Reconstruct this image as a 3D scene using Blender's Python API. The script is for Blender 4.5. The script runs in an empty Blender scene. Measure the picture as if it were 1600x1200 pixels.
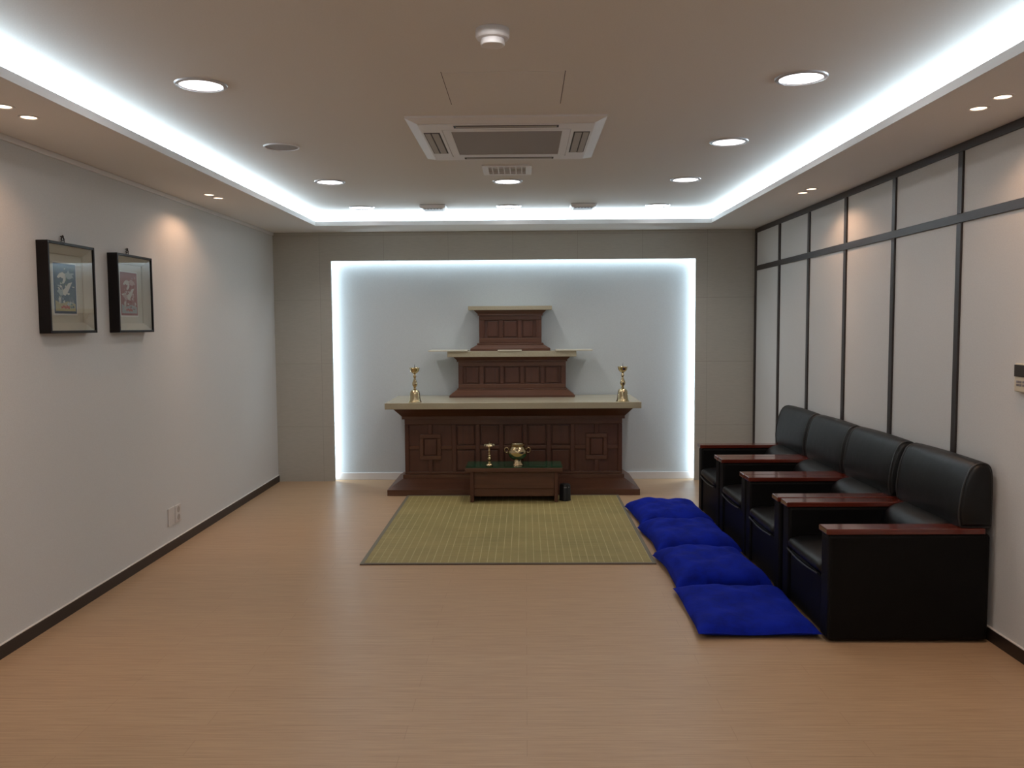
import bpy, bmesh, math, random
from mathutils import Vector, Matrix
C = bpy.context.scene.collection
S = bpy.context.scene
PI = math.pi

# ------------------------------------------------------------------ camera
def make_camera():
    F = 1340.0
    a = 0.0065
    pitch = math.atan(92 / F)
    yaw = math.atan(20.6 / F * math.cos(pitch))
    fwd = Vector((-math.sin(yaw) * math.cos(pitch), math.cos(yaw) * math.cos(pitch), -math.sin(pitch)))
    right = Vector((math.cos(yaw), math.sin(yaw), 0))
    up = right.cross(fwd)
    r2 = right * math.cos(a) - up * math.sin(a)
    u2 = up * math.cos(a) + right * math.sin(a)
    cd = bpy.data.cameras.new('camera')
    cd.sensor_width = 36
    cd.lens = F / 1600 * 36
    cd.clip_start = 0.05
    cam = bpy.data.objects.new('camera', cd)
    C.objects.link(cam)
    m = Matrix((r2, u2, -fwd)).transposed().to_4x4()
    m.translation = Vector((0, 0, 1.49))
    cam.matrix_world = m
    S.camera = cam
make_camera()

# ------------------------------------------------------------------ world, exposure
w = bpy.data.worlds.new('world'); S.world = w
w.use_nodes = True
w.node_tree.nodes['Background'].inputs[0].default_value = (0.02, 0.02, 0.02, 1)
w.node_tree.nodes['Background'].inputs[1].default_value = 0.0
S.view_settings.view_transform = 'Standard'
S.view_settings.look = 'None'
S.view_settings.exposure = -1.27
S.view_settings.gamma = 1.0
S.view_settings.use_curve_mapping = False

# ------------------------------------------------------------------ room numbers (metres)
XL, XR, YB, YF = -2.38, 2.174, 8.15, -1.6       # side walls, panelled back wall face, wall behind the camera
YA = 8.235                                     # alcove rear wall
ZS, ZC = 2.375, 2.50                           # soffit, tray ceiling
TL, TR, TB, TF = -1.842, 1.642, 7.625, -0.9    # tray opening
AX0, AX1, AZ = -1.832, 1.612, 2.105            # alcove opening

# ------------------------------------------------------------------ lamps of the room
COVE = (0.72, 0.88, 1.0)
DOWN = (1.0, 0.93, 0.90)
WARM = (1.0, 0.57, 0.34)
def area(name, loc, rot, sx, sy, power, col, shape='RECTANGLE', spread=PI):
    l = bpy.data.lights.new(name, 'AREA')
    l.shape = shape; l.size = sx; l.size_y = sy; l.energy = power; l.color = col; l.spread = spread
    o = bpy.data.objects.new(name, l); C.objects.link(o)
    o.location = loc; o.rotation_euler = rot
    return o
CW = 27.0            # watts per metre of cove strip
up_ = (PI, 0, 0)
ln = TB - TF
o_ = 0.17
area('cove_led_left', (TL - o_, (TB + TF) / 2, 2.402), up_, 0.03, ln + 0.15, CW * ln, COVE)
area('cove_led_right', (TR + o_, (TB + TF) / 2, 2.402), up_, 0.03, ln + 0.15, CW * ln, COVE)
area('cove_led_back', ((TL + TR) / 2, TB + o_, 2.402), up_, TR - TL + 0.15, 0.03, CW * (TR - TL), COVE)
area('cove_led_front', ((TL + TR) / 2, TF - o_, 2.402), up_, TR - TL + 0.15, 0.03, CW * (TR - TL), COVE)
AW = 5.5             # watts per metre behind the alcove edges
d_ = 0.035
hh = AZ
area('alcove_led_left', (AX0 - d_, 8.195, hh / 2 + 0.03), (0, -PI / 2, 0), hh, 0.015, AW * hh, COVE)
area('alcove_led_right', (AX1 + d_, 8.195, hh / 2 + 0.03), (0, PI / 2, 0), hh, 0.015, AW * hh, COVE)
area('alcove_led_top', ((AX0 + AX1) / 2, 8.195, AZ + d_), (0, 0, 0), AX1 - AX0, 0.015, AW * (AX1 - AX0) * 0.7, COVE)

KC = 1.01 / 1.04
DL = [(x * KC, y * KC) for x, y in ((-1.385, 3.744), (1.178, 3.736), (1.173, 5.007), (-1.40, 6.25), (-0.119, 6.292), (1.164, 6.279),
      (-1.425, 7.6), (-0.134, 7.6), (1.169, 7.62))]
DLP = 7.0
for i, (x, y) in enumerate(DL + [(-0.12, 2.75), (-1.4, 2.2), (1.18, 2.2), (-1.4, 0.8), (1.18, 0.8), (-0.12, 0.2), (-0.12, -0.6)]):
    area('downlight_lamp', (x, y, ZC - 0.014), (0, 0, 0), 0.16, 0.16, DLP, DOWN, 'DISK', math.radians(118) if abs(y - 7.38) < 0.1 else PI)
SP = [(-2.078, 3.461), (-2.079, 3.641), (-2.108, 5.783), (-2.102, 5.935), (1.886, 3.655), (1.887, 3.475), (1.892, 5.93), (1.897, 5.766)]
for x, y in SP + [(-2.08, 1.3), (-2.08, 1.45), (1.89, 1.3), (1.89, 1.45)]:
    l = bpy.data.lights.new('halogen_lamp', 'SPOT')
    l.energy = 14.5; l.color = WARM; l.spot_size = math.radians(142); l.spot_blend = 0.45; l.shadow_soft_size = 0.02
    o = bpy.data.objects.new('halogen_lamp', l); C.objects.link(o)
    o.location = (x, y, ZS - 0.004)
    l = bpy.data.lights.new('halogen_beam', 'SPOT')
    l.energy = 20.0; l.color = WARM; l.spot_size = math.radians(62); l.spot_blend = 1.0; l.shadow_soft_size = 0.02
    o = bpy.data.objects.new('halogen_beam', l); C.objects.link(o)
    o.location = (x, y, ZS - 0.004)

# ------------------------------------------------------------------ materials
def mat(name, col, rough=0.5, metal=0.0, spec=0.5, coat=0.0, sheen=0.0, sheen_tint=None, emit=None, estr=0):
    m = bpy.data.materials.new(name); m.use_nodes = True
    b = m.node_tree.nodes['Principled BSDF']
    b.inputs['Base Color'].default_value = (*col, 1)
    b.inputs['Roughness'].default_value = rough
    b.inputs['Metallic'].default_value = metal
    b.inputs['Specular IOR Level'].default_value = spec
    b.inputs['Coat Weight'].default_value = coat
    b.inputs['Coat Roughness'].default_value = 0.08
    b.inputs['Sheen Weight'].default_value = sheen
    if sheen_tint: b.inputs['Sheen Tint'].default_value = (*sheen_tint, 1)
    if emit:
        b.inputs['Emission Color'].default_value = (*emit, 1)
        b.inputs['Emission Strength'].default_value = estr
    return m
def nodes(m): return m.node_tree.nodes, m.node_tree.links, m.node_tree.nodes['Principled BSDF']
def coords(m, scale=(1, 1, 1), rot=(0, 0, 0)):
    N, L, b = nodes(m)
    g = N.new('ShaderNodeNewGeometry')
    mp = N.new('ShaderNodeMapping'); mp.inputs['Scale'].default_value = scale; mp.inputs['Rotation'].default_value = rot
    L.new(g.outputs['Position'], mp.inputs[0])
    return mp.outputs[0]
def noise(m, vec, scale, detail=3, rough=0.5):
    N, L, b = nodes(m)
    n = N.new('ShaderNodeTexNoise'); n.inputs['Scale'].default_value = scale; n.inputs['Detail'].default_value = detail
    n.inputs['Roughness'].default_value = rough
    L.new(vec, n.inputs['Vector'])
    return n.outputs['Fac']
def ramp(m, fac, stops):
    N, L, b = nodes(m)
    r = N.new('ShaderNodeValToRGB')
    e = r.color_ramp.elements
    e[0].position, e[0].color = stops[0][0], (*stops[0][1], 1)
    e[1].position, e[1].color = stops[-1][0], (*stops[-1][1], 1)
    for p, c in stops[1:-1]:
        k = e.new(p); k.color = (*c, 1)
    L.new(fac, r.inputs[0])
    return r.outputs[0]
def mix(m, fac, a, c, mode='MIX'):
    N, L, b = nodes(m)
    x = N.new('ShaderNodeMix'); x.data_type = 'RGBA'; x.blend_type = mode
    for sock, v in ((x.inputs[0], fac), (x.inputs[6], a), (x.inputs[7], c)):
        if isinstance(v, (int, float)): sock.default_value = v
        elif isinstance(v, tuple): sock.default_value = (*v, 1)
        else: L.new(v, sock)
    return x.outputs[2]
def bump(m, h, strength=0.2, dist=0.002):
    N, L, b = nodes(m)
    k = N.new('ShaderNodeBump'); k.inputs['Strength'].default_value = strength; k.inputs['Distance'].default_value = dist
    L.new(h, k.inputs['Height']); L.new(k.outputs[0], b.inputs['Normal'])
def setcol(m, c):
    N, L, b = nodes(m); L.new(c, b.inputs['Base Color'])

def wallpaper(name, col, amt=0.05):
    m = mat(name, col, 0.75, spec=0.25)
    v = coords(m)
    n = noise(m, v, 160, 3)
    c2 = tuple(x * (1 - amt) for x in col)
    setcol(m, ramp(m, n, [(0.35, c2), (0.65, col)]))
    bump(m, n, 0.25, 0.0015)
    return m
M_wall = wallpaper('wallpaper_grey', (0.68, 0.69, 0.68))
M_alc = wallpaper('wallpaper_alcove', (0.60, 0.65, 0.67))
M_ceil = wallpaper('ceiling_paper', (0.78, 0.77, 0.74), 0.03)

def panel_mat():
    m = mat('greige_wall_panel', (0.40, 0.36, 0.30), 0.5, spec=0.35)
    N, L, b = nodes(m)
    v = coords(m, rot=(PI / 2, 0, 0))
    br = N.new('ShaderNodeTexBrick'); br.offset = 0; br.squash = 1
    br.inputs['Scale'].default_value = 1.0
    br.inputs['Mortar Size'].default_value = 0.0022; br.inputs['Mortar Smooth'].default_value = 0.3
    br.inputs['Brick Width'].default_value = 0.61; br.inputs['Row Height'].default_value = 0.605
    br.inputs['Color1'].default_value = (0.46, 0.445, 0.395, 1); br.inputs['Color2'].default_value = (0.45, 0.435, 0.385, 1)
    br.inputs['Mortar'].default_value = (0.36, 0.335, 0.29, 1)
    mp = N.new('ShaderNodeMapping'); mp.inputs['Location'].default_value = (0.11, -0.53, 0)
    sx = N.new('ShaderNodeSeparateXYZ'); cx = N.new('ShaderNodeCombineXYZ')
    g = N.new('ShaderNodeNewGeometry')
    L.new(g.outputs['Position'], sx.inputs[0]); L.new(sx.outputs[0], cx.inputs[0]); L.new(sx.outputs[2], cx.inputs[1])
    L.new(cx.outputs[0], mp.inputs[0]); L.new(mp.outputs[0], br.inputs['Vector'])
    n = noise(m, coords(m, (3, 3, 40)), 6, 4)
    setcol(m, mix(m, 0.12, br.outputs[0], n, 'OVERLAY'))
    return m
M_soff = wallpaper('soffit_paper_lightened', (0.84, 0.83, 0.81), 0.03)  # same paper as the ceiling, colour lightened to stand in for extra light
M_panel = panel_mat()

def floor_mat():
    m = mat('oak_laminate', (0.5, 0.3, 0.17), 0.36, spec=0.4)
    N, L, b = nodes(m)
    v = coords(m)
    br = N.new('ShaderNodeTexBrick'); br.offset = 0.37; br.offset_frequency = 2
    br.inputs['Scale'].default_value = 1.0
    br.inputs['Mortar Size'].default_value = 0.0011; br.inputs['Mortar Smooth'].default_value = 0.2
    br.inputs['Brick Width'].default_value = 1.2; br.inputs['Row Height'].default_value = 0.115
    br.inputs['Color1'].default_value = (0.47, 0.315, 0.185, 1); br.inputs['Color2'].default_value = (0.455, 0.30, 0.175, 1)
    br.inputs['Mortar'].default_value = (0.37, 0.235, 0.135, 1)
    L.new(v, br.inputs['Vector'])
    g1 = noise(m, coords(m, (1.6, 60, 1)), 2.0, 6, 0.62)
    g2 = noise(m, coords(m, (5, 260, 1)), 1.0, 4, 0.6)
    c = mix(m, 0.75, br.outputs[0], ramp(m, g1, [(0.28, (0.80, 0.77, 0.73)), (0.5, (1, 1, 1)), (0.74, (1.16, 1.15, 1.12))]), 'MULTIPLY')
    c = mix(m, 0.75, c, ramp(m, g2, [(0.30, (0.82, 0.80, 0.78)), (0.55, (1, 1, 1)), (0.72, (1.12, 1.12, 1.1))]), 'MULTIPLY')
    setcol(m, c)
    bump(m, g2, 0.06, 0.001)
    return m
M_floor = floor_mat()

def wood(name, dark, light, rough=0.35, coat=0.0, axis='x', sc=1.0):
    m = mat(name, light, rough, coat=coat)
    s = {'x': (2, 45, 45), 'y': (45, 2, 45), 'z': (45, 45, 2)}[axis]
    n = noise(m, coords(m, s), sc, 5, 0.6)
    setcol(m, ramp(m, n, [(0.30, dark), (0.70, light)]))
    return m
M_altar = wood('cherry_wood_upright', (0.064, 0.022, 0.011), (0.098, 0.034, 0.017), 0.42, 0.0, 'z')
M_altarh = wood('cherry_wood_lying', (0.075, 0.029, 0.014), (0.115, 0.045, 0.022), 0.40, 0.0, 'x')
M_arm = wood('mahogany_gloss', (0.085, 0.013, 0.008), (0.15, 0.026, 0.014), 0.16, 0.6, 'x')
M_dark = mat('dark_brown_batten', (0.030, 0.022, 0.020), 0.45)
M_base = mat('dark_brown_skirting', (0.020, 0.013, 0.011), 0.4)
M_caulk = mat('white_bead', (0.75, 0.73, 0.70), 0.5)
M_white = mat('white_plastic', (0.82, 0.82, 0.83), 0.35)
M_plate = mat('aged_white_plastic', (0.64, 0.62, 0.60), 0.4)
M_whitep = mat('white_paint', (0.78, 0.78, 0.78), 0.45)
M_grill = mat('grey_mesh', (0.33, 0.31, 0.30), 0.6)
M_slot = mat('dark_slot', (0.03, 0.028, 0.026), 0.6)
M_vane = mat('grey_vane', (0.42, 0.39, 0.36), 0.5)
def stone_mat():
    m = mat('beige_stone', (0.42, 0.38, 0.27), 0.22, spec=0.5)
    n = noise(m, coords(m), 220, 4, 0.7)
    setcol(m, ramp(m, n, [(0.35, (0.36, 0.32, 0.22)), (0.65, (0.45, 0.41, 0.30))]))
    return m
M_stone = stone_mat()
M_board = mat('pale_board', (0.60, 0.57, 0.46), 0.35)
M_brass = mat('polished_brass', (0.56, 0.46, 0.28), 0.16, metal=1.0)
M_glassg = mat('green_glass', (0.008, 0.045, 0.020), 0.06, spec=0.5)
M_black = mat('black_plastic', (0.010, 0.011, 0.012), 0.35)
def leather():
    m = mat('black_leather', (0.002, 0.002, 0.002), 0.40, spec=0.36)
    N, L, b = nodes(m)
    tc = N.new('ShaderNodeTexCoord')
    n = noise(m, tc.outputs['Object'], 180, 3)
    n2 = noise(m, tc.outputs['Object'], 7, 3)
    N2 = N.new('ShaderNodeMath'); N2.operation = 'MULTIPLY_ADD'
    L.new(n2, N2.inputs[0]); N2.inputs[1].default_value = 6.0; L.new(n, N2.inputs[2])
    bump(m, N2.outputs[0], 0.22, 0.002)
    return m
M_leather = leather()
M_hide = mat('matt_black_leather', (0.0025, 0.0023, 0.0022), 0.55, spec=0.16)
M_pipe = mat('leather_piping', (0.022, 0.022, 0.022), 0.35)
def velvet():
    m = mat('blue_velvet', (0.003, 0.010, 0.30), 0.85, spec=0.10, sheen=0.12, sheen_tint=(0.05, 0.1, 1.0))
    N, L, b = nodes(m)
    tc = N.new('ShaderNodeTexCoord')
    n = noise(m, tc.outputs['Object'], 9, 5, 0.65)
    setcol(m, ramp(m, n, [(0.35, (0.002, 0.008, 0.17)), (0.62, (0.003, 0.014, 0.29))]))
    n2 = noise(m, tc.outputs['Object'], 60, 3)
    bump(m, n2, 0.3, 0.003)
    return m
M_velvet = velvet()
def bamboo():
    m = mat('woven_bamboo', (0.30, 0.25, 0.11), 0.6, spec=0.3)
    N, L, b = nodes(m)
    reed = noise(m, coords(m, (1.5, 190, 1)), 1.0, 3, 0.6)
    patch = noise(m, coords(m, (1, 1, 1)), 3.0, 5, 0.65)
    block = N.new('ShaderNodeTexBrick'); block.offset = 0.5
    block.inputs['Scale'].default_value = 1; block.inputs['Mortar Size'].default_value = 0
    block.inputs['Brick Width'].default_value = 0.62; block.inputs['Row Height'].default_value = 0.29
    block.inputs['Color1'].default_value = (0.92, 0.93, 0.86, 1); block.inputs['Color2'].default_value = (1.06, 1.04, 1.0, 1)
    L.new(coords(m), block.inputs['Vector'])
    c = ramp(m, reed, [(0.3, (0.225, 0.18, 0.068)), (0.7, (0.335, 0.275, 0.115))])
    c = mix(m, 0.8, c, ramp(m, patch, [(0.3, (0.82, 0.84, 0.78)), (0.7, (1.12, 1.10, 1.05))]), 'MULTIPLY')
    c = mix(m, 0.8, c, block.outputs[0], 'MULTIPLY')
    # pale warp threads running away from the viewer every 5 cm
    sx = N.new('ShaderNodeSeparateXYZ'); g = N.new('ShaderNodeNewGeometry'); L.new(g.outputs['Position'], sx.inputs[0])
    md = N.new('ShaderNodeMath'); md.operation = 'PINGPONG'; md.inputs[1].default_value = 0.0245
    L.new(sx.outputs[0], md.inputs[0])
    lt = N.new('ShaderNodeMath'); lt.operation = 'LESS_THAN'; lt.inputs[1].default_value = 0.0021
    L.new(md.outputs[0], lt.inputs[0])
    wn = noise(m, coords(m, (40, 3, 1)), 1.0, 2)
    wr = ramp(m, wn, [(0.25, (0.25, 0.25, 0.25)), (0.6, (1, 1, 1))])
    ml = N.new('ShaderNodeMath'); ml.operation = 'MULTIPLY'
    L.new(lt.outputs[0], ml.inputs[0]); L.new(wr, ml.inputs[1])
    c = mix(m, ml.outputs[0], c, (0.46, 0.39, 0.20))
    setcol(m, c)
    bump(m, reed, 0.3, 0.002)
    return m
M_bamboo = bamboo()
M_edge = mat('grey_green_binding', (0.15, 0.135, 0.095), 0.6)
M_edged = mat('brown_binding', (0.085, 0.055, 0.035), 0.6)
M_led = mat('downlight_diffuser', (0.9, 0.9, 0.9), 0.5, emit=(1.0, 0.96, 0.97), estr=12.0)
M_hal = mat('halogen_bulb', (0.9, 0.8, 0.7), 0.4, emit=(1.0, 0.72, 0.50), estr=14.0)
M_ring = mat('satin_ring', (0.55, 0.55, 0.57), 0.3, metal=0.6)
M_frame = mat('black_lacquer_frame', (0.009, 0.007, 0.007), 0.45, spec=0.2)
M_matb = mat('cream_mat_board', (0.58, 0.54, 0.46), 0.8)
M_mount = mat('white_mount', (0.74, 0.73, 0.70), 0.7)
M_hang = mat('dark_bronze', (0.05, 0.045, 0.04), 0.4, metal=0.7)
def glass_mat():
    m = bpy.data.materials.new('picture_glass'); m.use_nodes = True
    N, L = m.node_tree.nodes, m.node_tree.links
    N.remove(N['Principled BSDF'])
    t = N.new('ShaderNodeBsdfTransparent'); t.inputs[0].default_value = (0.96, 0.97, 0.96, 1)
    g = N.new('ShaderNodeBsdfGlossy'); g.inputs['Roughness'].default_value = 0.01
    f = N.new('ShaderNodeFresnel')
    ge = N.new('ShaderNodeNewGeometry'); mr = N.new('ShaderNodeMapRange')
    mr.inputs['To Min'].default_value = 1.5; mr.inputs['To Max'].default_value = 1 / 1.5
    L.new(ge.outputs['Backfacing'], mr.inputs['Value']); L.new(mr.outputs[0], f.inputs['IOR'])
    x = N.new('ShaderNodeMixShader')
    L.new(f.outputs[0], x.inputs[0]); L.new(t.outputs[0], x.inputs[1]); L.new(g.outputs[0], x.inputs[2])
    L.new(x.outputs[0], N['Material Output'].inputs[0])
    return m
M_glass = glass_mat()

# ------------------------------------------------------------------ mesh helpers
def add_box(bm, x0, x1, y0, y1, z0, z1, mi=0):
    v = [bm.verts.new(p) for p in ((x0, y0, z0), (x1, y0, z0), (x1, y1, z0), (x0, y1, z0), (x0, y0, z1), (x1, y0, z1), (x1, y1, z1), (x0, y1, z1))]
    for f in ((3, 2, 1, 0), (4, 5, 6, 7), (0, 1, 5, 4), (1, 2, 6, 5), (2, 3, 7, 6), (3, 0, 4, 7)):
        fc = bm.faces.new([v[i] for i in f]); fc.material_index = mi
def add_frustum(bm, b, t):
    # b, t = (x0, x1, y0, y1, z)
    v = [bm.verts.new(p) for p in ((b[0], b[2], b[4]), (b[1], b[2], b[4]), (b[1], b[3], b[4]), (b[0], b[3], b[4]),
                                   (t[0], t[2], t[4]), (t[1], t[2], t[4]), (t[1], t[3], t[4]), (t[0], t[3], t[4]))]
    for f in ((3, 2, 1, 0), (4, 5, 6, 7), (0, 1, 5, 4), (1, 2, 6, 5), (2, 3, 7, 6), (3, 0, 4, 7)):
        bm.faces.new([v[i] for i in f])
def add_lathe(bm, prof, cx=0, cy=0, seg=40, wob=None, mi=0):
    rings = []
    for r, z in prof:
        if r <= 1e-6:
            rings.append([bm.verts.new((cx, cy, z))]); continue
        ring = []
        for k in range(seg):
            a = 2 * PI * k / seg
            rr = r * (1 + (wob(a, r, z) if wob else 0))
            ring.append(bm.verts.new((cx + rr * math.cos(a), cy + rr * math.sin(a), z)))
        rings.append(ring)
    for A, B in zip(rings, rings[1:]):
        for k in range(seg):
            k2 = (k + 1) % seg
            if len(A) == 1 and len(B) == 1: continue
            if len(A) == 1: f = bm.faces.new((A[0], B[k2], B[k]))
            elif len(B) == 1: f = bm.faces.new((A[k], A[k2], B[0]))
            else: f = bm.faces.new((A[k], A[k2], B[k2], B[k]))
            f.material_index = mi
def add_tube(bm, pts, r, seg=8, closed=False):
    pts = [Vector(p) for p in pts]
    n = len(pts); rings = []
    ref = Vector((0.13, 0.31, 0.94))
    for i, p in enumerate(pts):
        a = pts[i - 1] if (i > 0 or closed) else pts[i]
        b = pts[(i + 1) % n] if (i < n - 1 or closed) else pts[i]
        t = (b - a).normalized()
        u = t.cross(ref).normalized(); v = t.cross(u).normalized()
        rings.append([bm.verts.new(p + u * (r * math.cos(2 * PI * k / seg)) + v * (r * math.sin(2 * PI * k / seg))) for k in range(seg)])
    last = n if closed else n - 1
    for i in range(last):
        A, B = rings[i], rings[(i + 1) % n]
        for k in range(seg):
            bm.faces.new((A[k], A[(k + 1) % seg], B[(k + 1) % seg], B[k]))
    if not closed:
        bm.faces.new(rings[0]); bm.faces.new(rings[-1])
def obj(name, bm, m, parent=None, bev=0.0, segs=2, smooth=False, loc=None):
    bmesh.ops.recalc_face_normals(bm, faces=bm.faces)
    me = bpy.data.meshes.new(name); bm.to_mesh(me); bm.free()
    ms = m if isinstance(m, (list, tuple)) else [m]
    for k in ms: me.materials.append(k)
    if smooth:
        for p in me.polygons: p.use_smooth = True
        try: me.set_sharp_from_angle(angle=math.radians(smooth if smooth > 1 else 50))
        except Exception: pass
    o = bpy.data.objects.new(name, me); C.objects.link(o)
    if parent: o.parent = parent
    if loc: o.location = loc
    if bev:
        b = o.modifiers.new('bevel', 'BEVEL'); b.width = bev; b.segments = segs; b.limit_method = 'ANGLE'; b.angle_limit = math.radians(40)
    return o
def box_obj(name, m, bxs, parent=None, bev=0.0, segs=2):
    bm = bmesh.new()
    for q in bxs: add_box(bm, *q)
    return obj(name, bm, m, parent, bev, segs)
def tag(o, label, cat, group=None):
    o['label'] = label; o['category'] = cat
    if group: o['group'] = group
    return o
def thing(name, label, cat, loc=(0, 0, 0), rotz=0.0, group=None):
    o = bpy.data.objects.new(name, None); C.objects.link(o)
    o.empty_display_size = 0.1
    o.location = loc; o.rotation_euler = (0, 0, rotz)
    return tag(o, label, cat, group)
def struct(name, m, bxs, bev=0.0):
    o = box_obj(name, m, bxs, None, bev)
    o['kind'] = 'structure'
    return o
def dup(root, loc, rotz, label, group=None, name=None):
    r = root.copy(); C.objects.link(r); r.location = loc; r.rotation_euler = (0, 0, rotz); r['label'] = label
    for ch in list(root.children):
        c = ch.copy(); C.objects.link(c); c.parent = r
        for g in list(ch.children):
            d = g.copy(); C.objects.link(d); d.parent = c
    return r

# ------------------------------------------------------------------ room shell
T = 0.10
struct('floor', M_floor, [(XL - T, XR + T, YF - T, YA + T, -0.1, 0)])
struct('ceiling', M_ceil, [(XL - T, XR + T, YF - T, YA + T, ZC, ZC + 0.1)])
struct('wall_left', M_wall, [(XL - T, XL, YF - T, YA + T, 0, ZC)])
struct('wall_right', M_wall, [(XR, XR + T, YF - T, YA + T, 0, ZC)])
struct('wall_front', M_wall, [(XL, XR, YF - T, YF, 0, ZC)])
struct('wall_rear_alcove', M_alc, [(XL, XR, YA, YA + T, 0, ZC)])
pt = 0.018
struct('wall_back', M_panel, [(XL, AX0, YB, YB + pt, 0, ZS), (AX1, XR, YB, YB + pt, 0, ZS), (AX0, AX1, YB, YB + pt, AZ, ZS),
                              (XL, AX0 - 0.07, YB + pt, YA, 0, ZS), (AX1 + 0.07, XR, YB + pt, YA, 0, ZS), (AX0 - 0.07, AX1 + 0.07, YB + pt, YA, AZ + 0.07, ZS)])
# lowered ceiling border with its lip hiding the light cove
st = 0.02; lt_ = 0.012
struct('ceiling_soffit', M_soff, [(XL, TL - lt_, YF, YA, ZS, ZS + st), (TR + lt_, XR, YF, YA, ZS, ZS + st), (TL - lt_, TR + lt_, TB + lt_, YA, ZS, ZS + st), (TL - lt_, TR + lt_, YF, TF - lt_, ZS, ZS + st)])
lh = 0.038
struct('trim_1', M_whitep, [(TL - lt_, TL, TF, TB, ZS, ZS + lh), (TR, TR + lt_, TF, TB, ZS, ZS + lh),
                            (TL - lt_, TR + lt_, TB, TB + lt_, ZS, ZS + lh), (TL - lt_, TR + lt_, TF - lt_, TF, ZS, ZS + lh)])
# white boards closing the back of the light cove
cb = 0.29
struct('trim_0', M_whitep, [(TL - cb - 0.01, TL - cb, TF - cb, TB + cb, ZS + st, ZC), (TR + cb, TR + cb + 0.01, TF - cb, TB + cb, ZS + st, ZC),
                            (TL - cb, TR + cb, TB + cb, TB + cb + 0.01, ZS + st, ZC), (TL - cb, TR + cb, TF - cb - 0.01, TF - cb, ZS + st, ZC)])
# crown bead on the left wall
struct('trim_2', M_whitep, [(XL, XL + 0.012, YF, YB, ZS - 0.028, ZS)], 0.004)
# dark battens on the right wall
bt, bw = 0.012, 0.044
n = 3
def trim(bx):
    global n
    struct('trim_%d' % n, M_dark, [bx], 0.002); n += 1
trim((XR - bt, XR, YF, YB, ZS - 0.042, ZS))
trim((XR - bt, XR, YF, YB, 1.983, 2.028))
vy = [8.128, 7.385, 6.627, 5.875, 5.114, 4.347, 3.585, 2.80, 2.04, 1.28, 0.52, -0.24, -1.0]
for y in vy[:8]:
    for z0, z1 in ((0.066, 1.983), (2.028, ZS - 0.042)):
        trim((XR - bt, XR, y - bw / 2, y + bw / 2, z0, z1))
# skirting
def skirt(name, x0, x1, y0, y1):
    bm = bmesh.new(); add_box(bm, x0, x1, y0, y1, 0, 0.062, 0); add_box(bm, x0, x1, y0, y1, 0.062, 0.066, 1)
    o = obj(name, bm, [M_base, M_caulk]); o['kind'] = 'structure'
skirt('baseboard_left', XL, XL + 0.010, YF, YB)
skirt('baseboard_right', XR - 0.010, XR, YF, YB)
struct('baseboard_back', M_whitep, [(AX0 - 0.07, AX1 + 0.07, YA - 0.012, YA, 0, 0.07)], 0.003)

# ------------------------------------------------------------------ ceiling fittings
def downlight():
    t = thing('downlight', '', 'ceiling light', group='round white downlights')
    bm = bmesh.new()
    add_lathe(bm, [(0.086, -0.002), (0.089, -0.008), (0.104, -0.006), (0.107, 0.0), (0.086, 0.0), (0.086, -0.002)], seg=48)
    obj('trim_ring', bm, M_ring, t, smooth=30)
    bm = bmesh.new()
    add_lathe(bm, [(0, -0.004), (0.05, -0.004), (0.086, -0.003), (0.086, 0.0), (0, 0)], seg=48)
    obj('diffuser', bm, M_led, t, smooth=30)
    return t
DLL = ['glowing round downlight at the front left, nearest to the left cove light',
       'glowing round downlight at the front right, the largest on the right side',
       'glowing round downlight on the right, second of its row from the viewer',
       'glowing round downlight on the left, just beyond the round speaker grille',
       'glowing round downlight in the middle, right behind the square air vent',
       'glowing round downlight on the right, third of its row from the viewer',
       'glowing round downlight far left, close to the back cove light',
       'glowing round downlight far middle, between the two boxy white vents',
       'glowing round downlight far right, close to the back cove light']
d0 = downlight()
for i, (x, y) in enumerate(DL):
    if i == 0: d0.location = (x, y, ZC); d0['label'] = DLL[0]
    else: dup(d0, (x, y, ZC), 0, DLL[i])

def halogen():
    t = thing('halogen_spotlight', '', 'spotlight', group='small warm spotlights in the lowered ceiling border')
    bm = bmesh.new()
    add_lathe(bm, [(0.030, -0.001), (0.034, -0.004), (0.042, -0.003), (0.043, 0), (0.030, 0), (0.030, -0.001)], seg=32)
    obj('trim_ring', bm, M_whitep, t, smooth=30)
    bm = bmesh.new()
    add_lathe(bm, [(0, -0.002), (0.030, -0.001), (0.030, 0), (0, 0)], seg=32)
    obj('bulb', bm, M_hal, t, smooth=30)
    return t
HLL = ['small warm spotlight at the left edge of the photo, nearest on the left side',
       'small warm spotlight on the left, farther one of the near left pair',
       'small warm spotlight on the left, nearer one of the pair beyond the framed pictures',
       'small warm spotlight on the left, farther one of the pair beyond the framed pictures',
       'small warm spotlight on the right, farther one of the near right pair',
       'small warm spotlight near the right edge, nearest on the right side',
       'small warm spotlight on the right, farther one of the far pair above the battens',
       'small warm spotlight on the right, nearer one of the far pair above the battens']
h0 = halogen()
for i, (x, y) in enumerate(SP):
    if i == 0: h0.location = (x, y, ZS); h0['label'] = HLL[0]
    else: dup(h0, (x, y, ZS), 0, HLL[i])

# round speaker
t = thing('ceiling_speaker', 'round grey perforated speaker grille in the ceiling, unlit, left of the air conditioner', 'speaker', (-1.362, 4.885, ZC))
bm = bmesh.new(); add_lathe(bm, [(0.090, -0.003), (0.093, -0.007), (0.098, -0.006), (0.100, 0), (0.090, 0), (0.090, -0.003)], seg=48); obj('rim', bm, M_white, t, smooth=30)
bm = bmesh.new(); add_lathe(bm, [(0, -0.0045), (0.06, -0.004), (0.090, -0.003), (0.090, 0), (0, 0)], seg=48); obj('grille', bm, M_grill, t, smooth=30)

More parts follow.
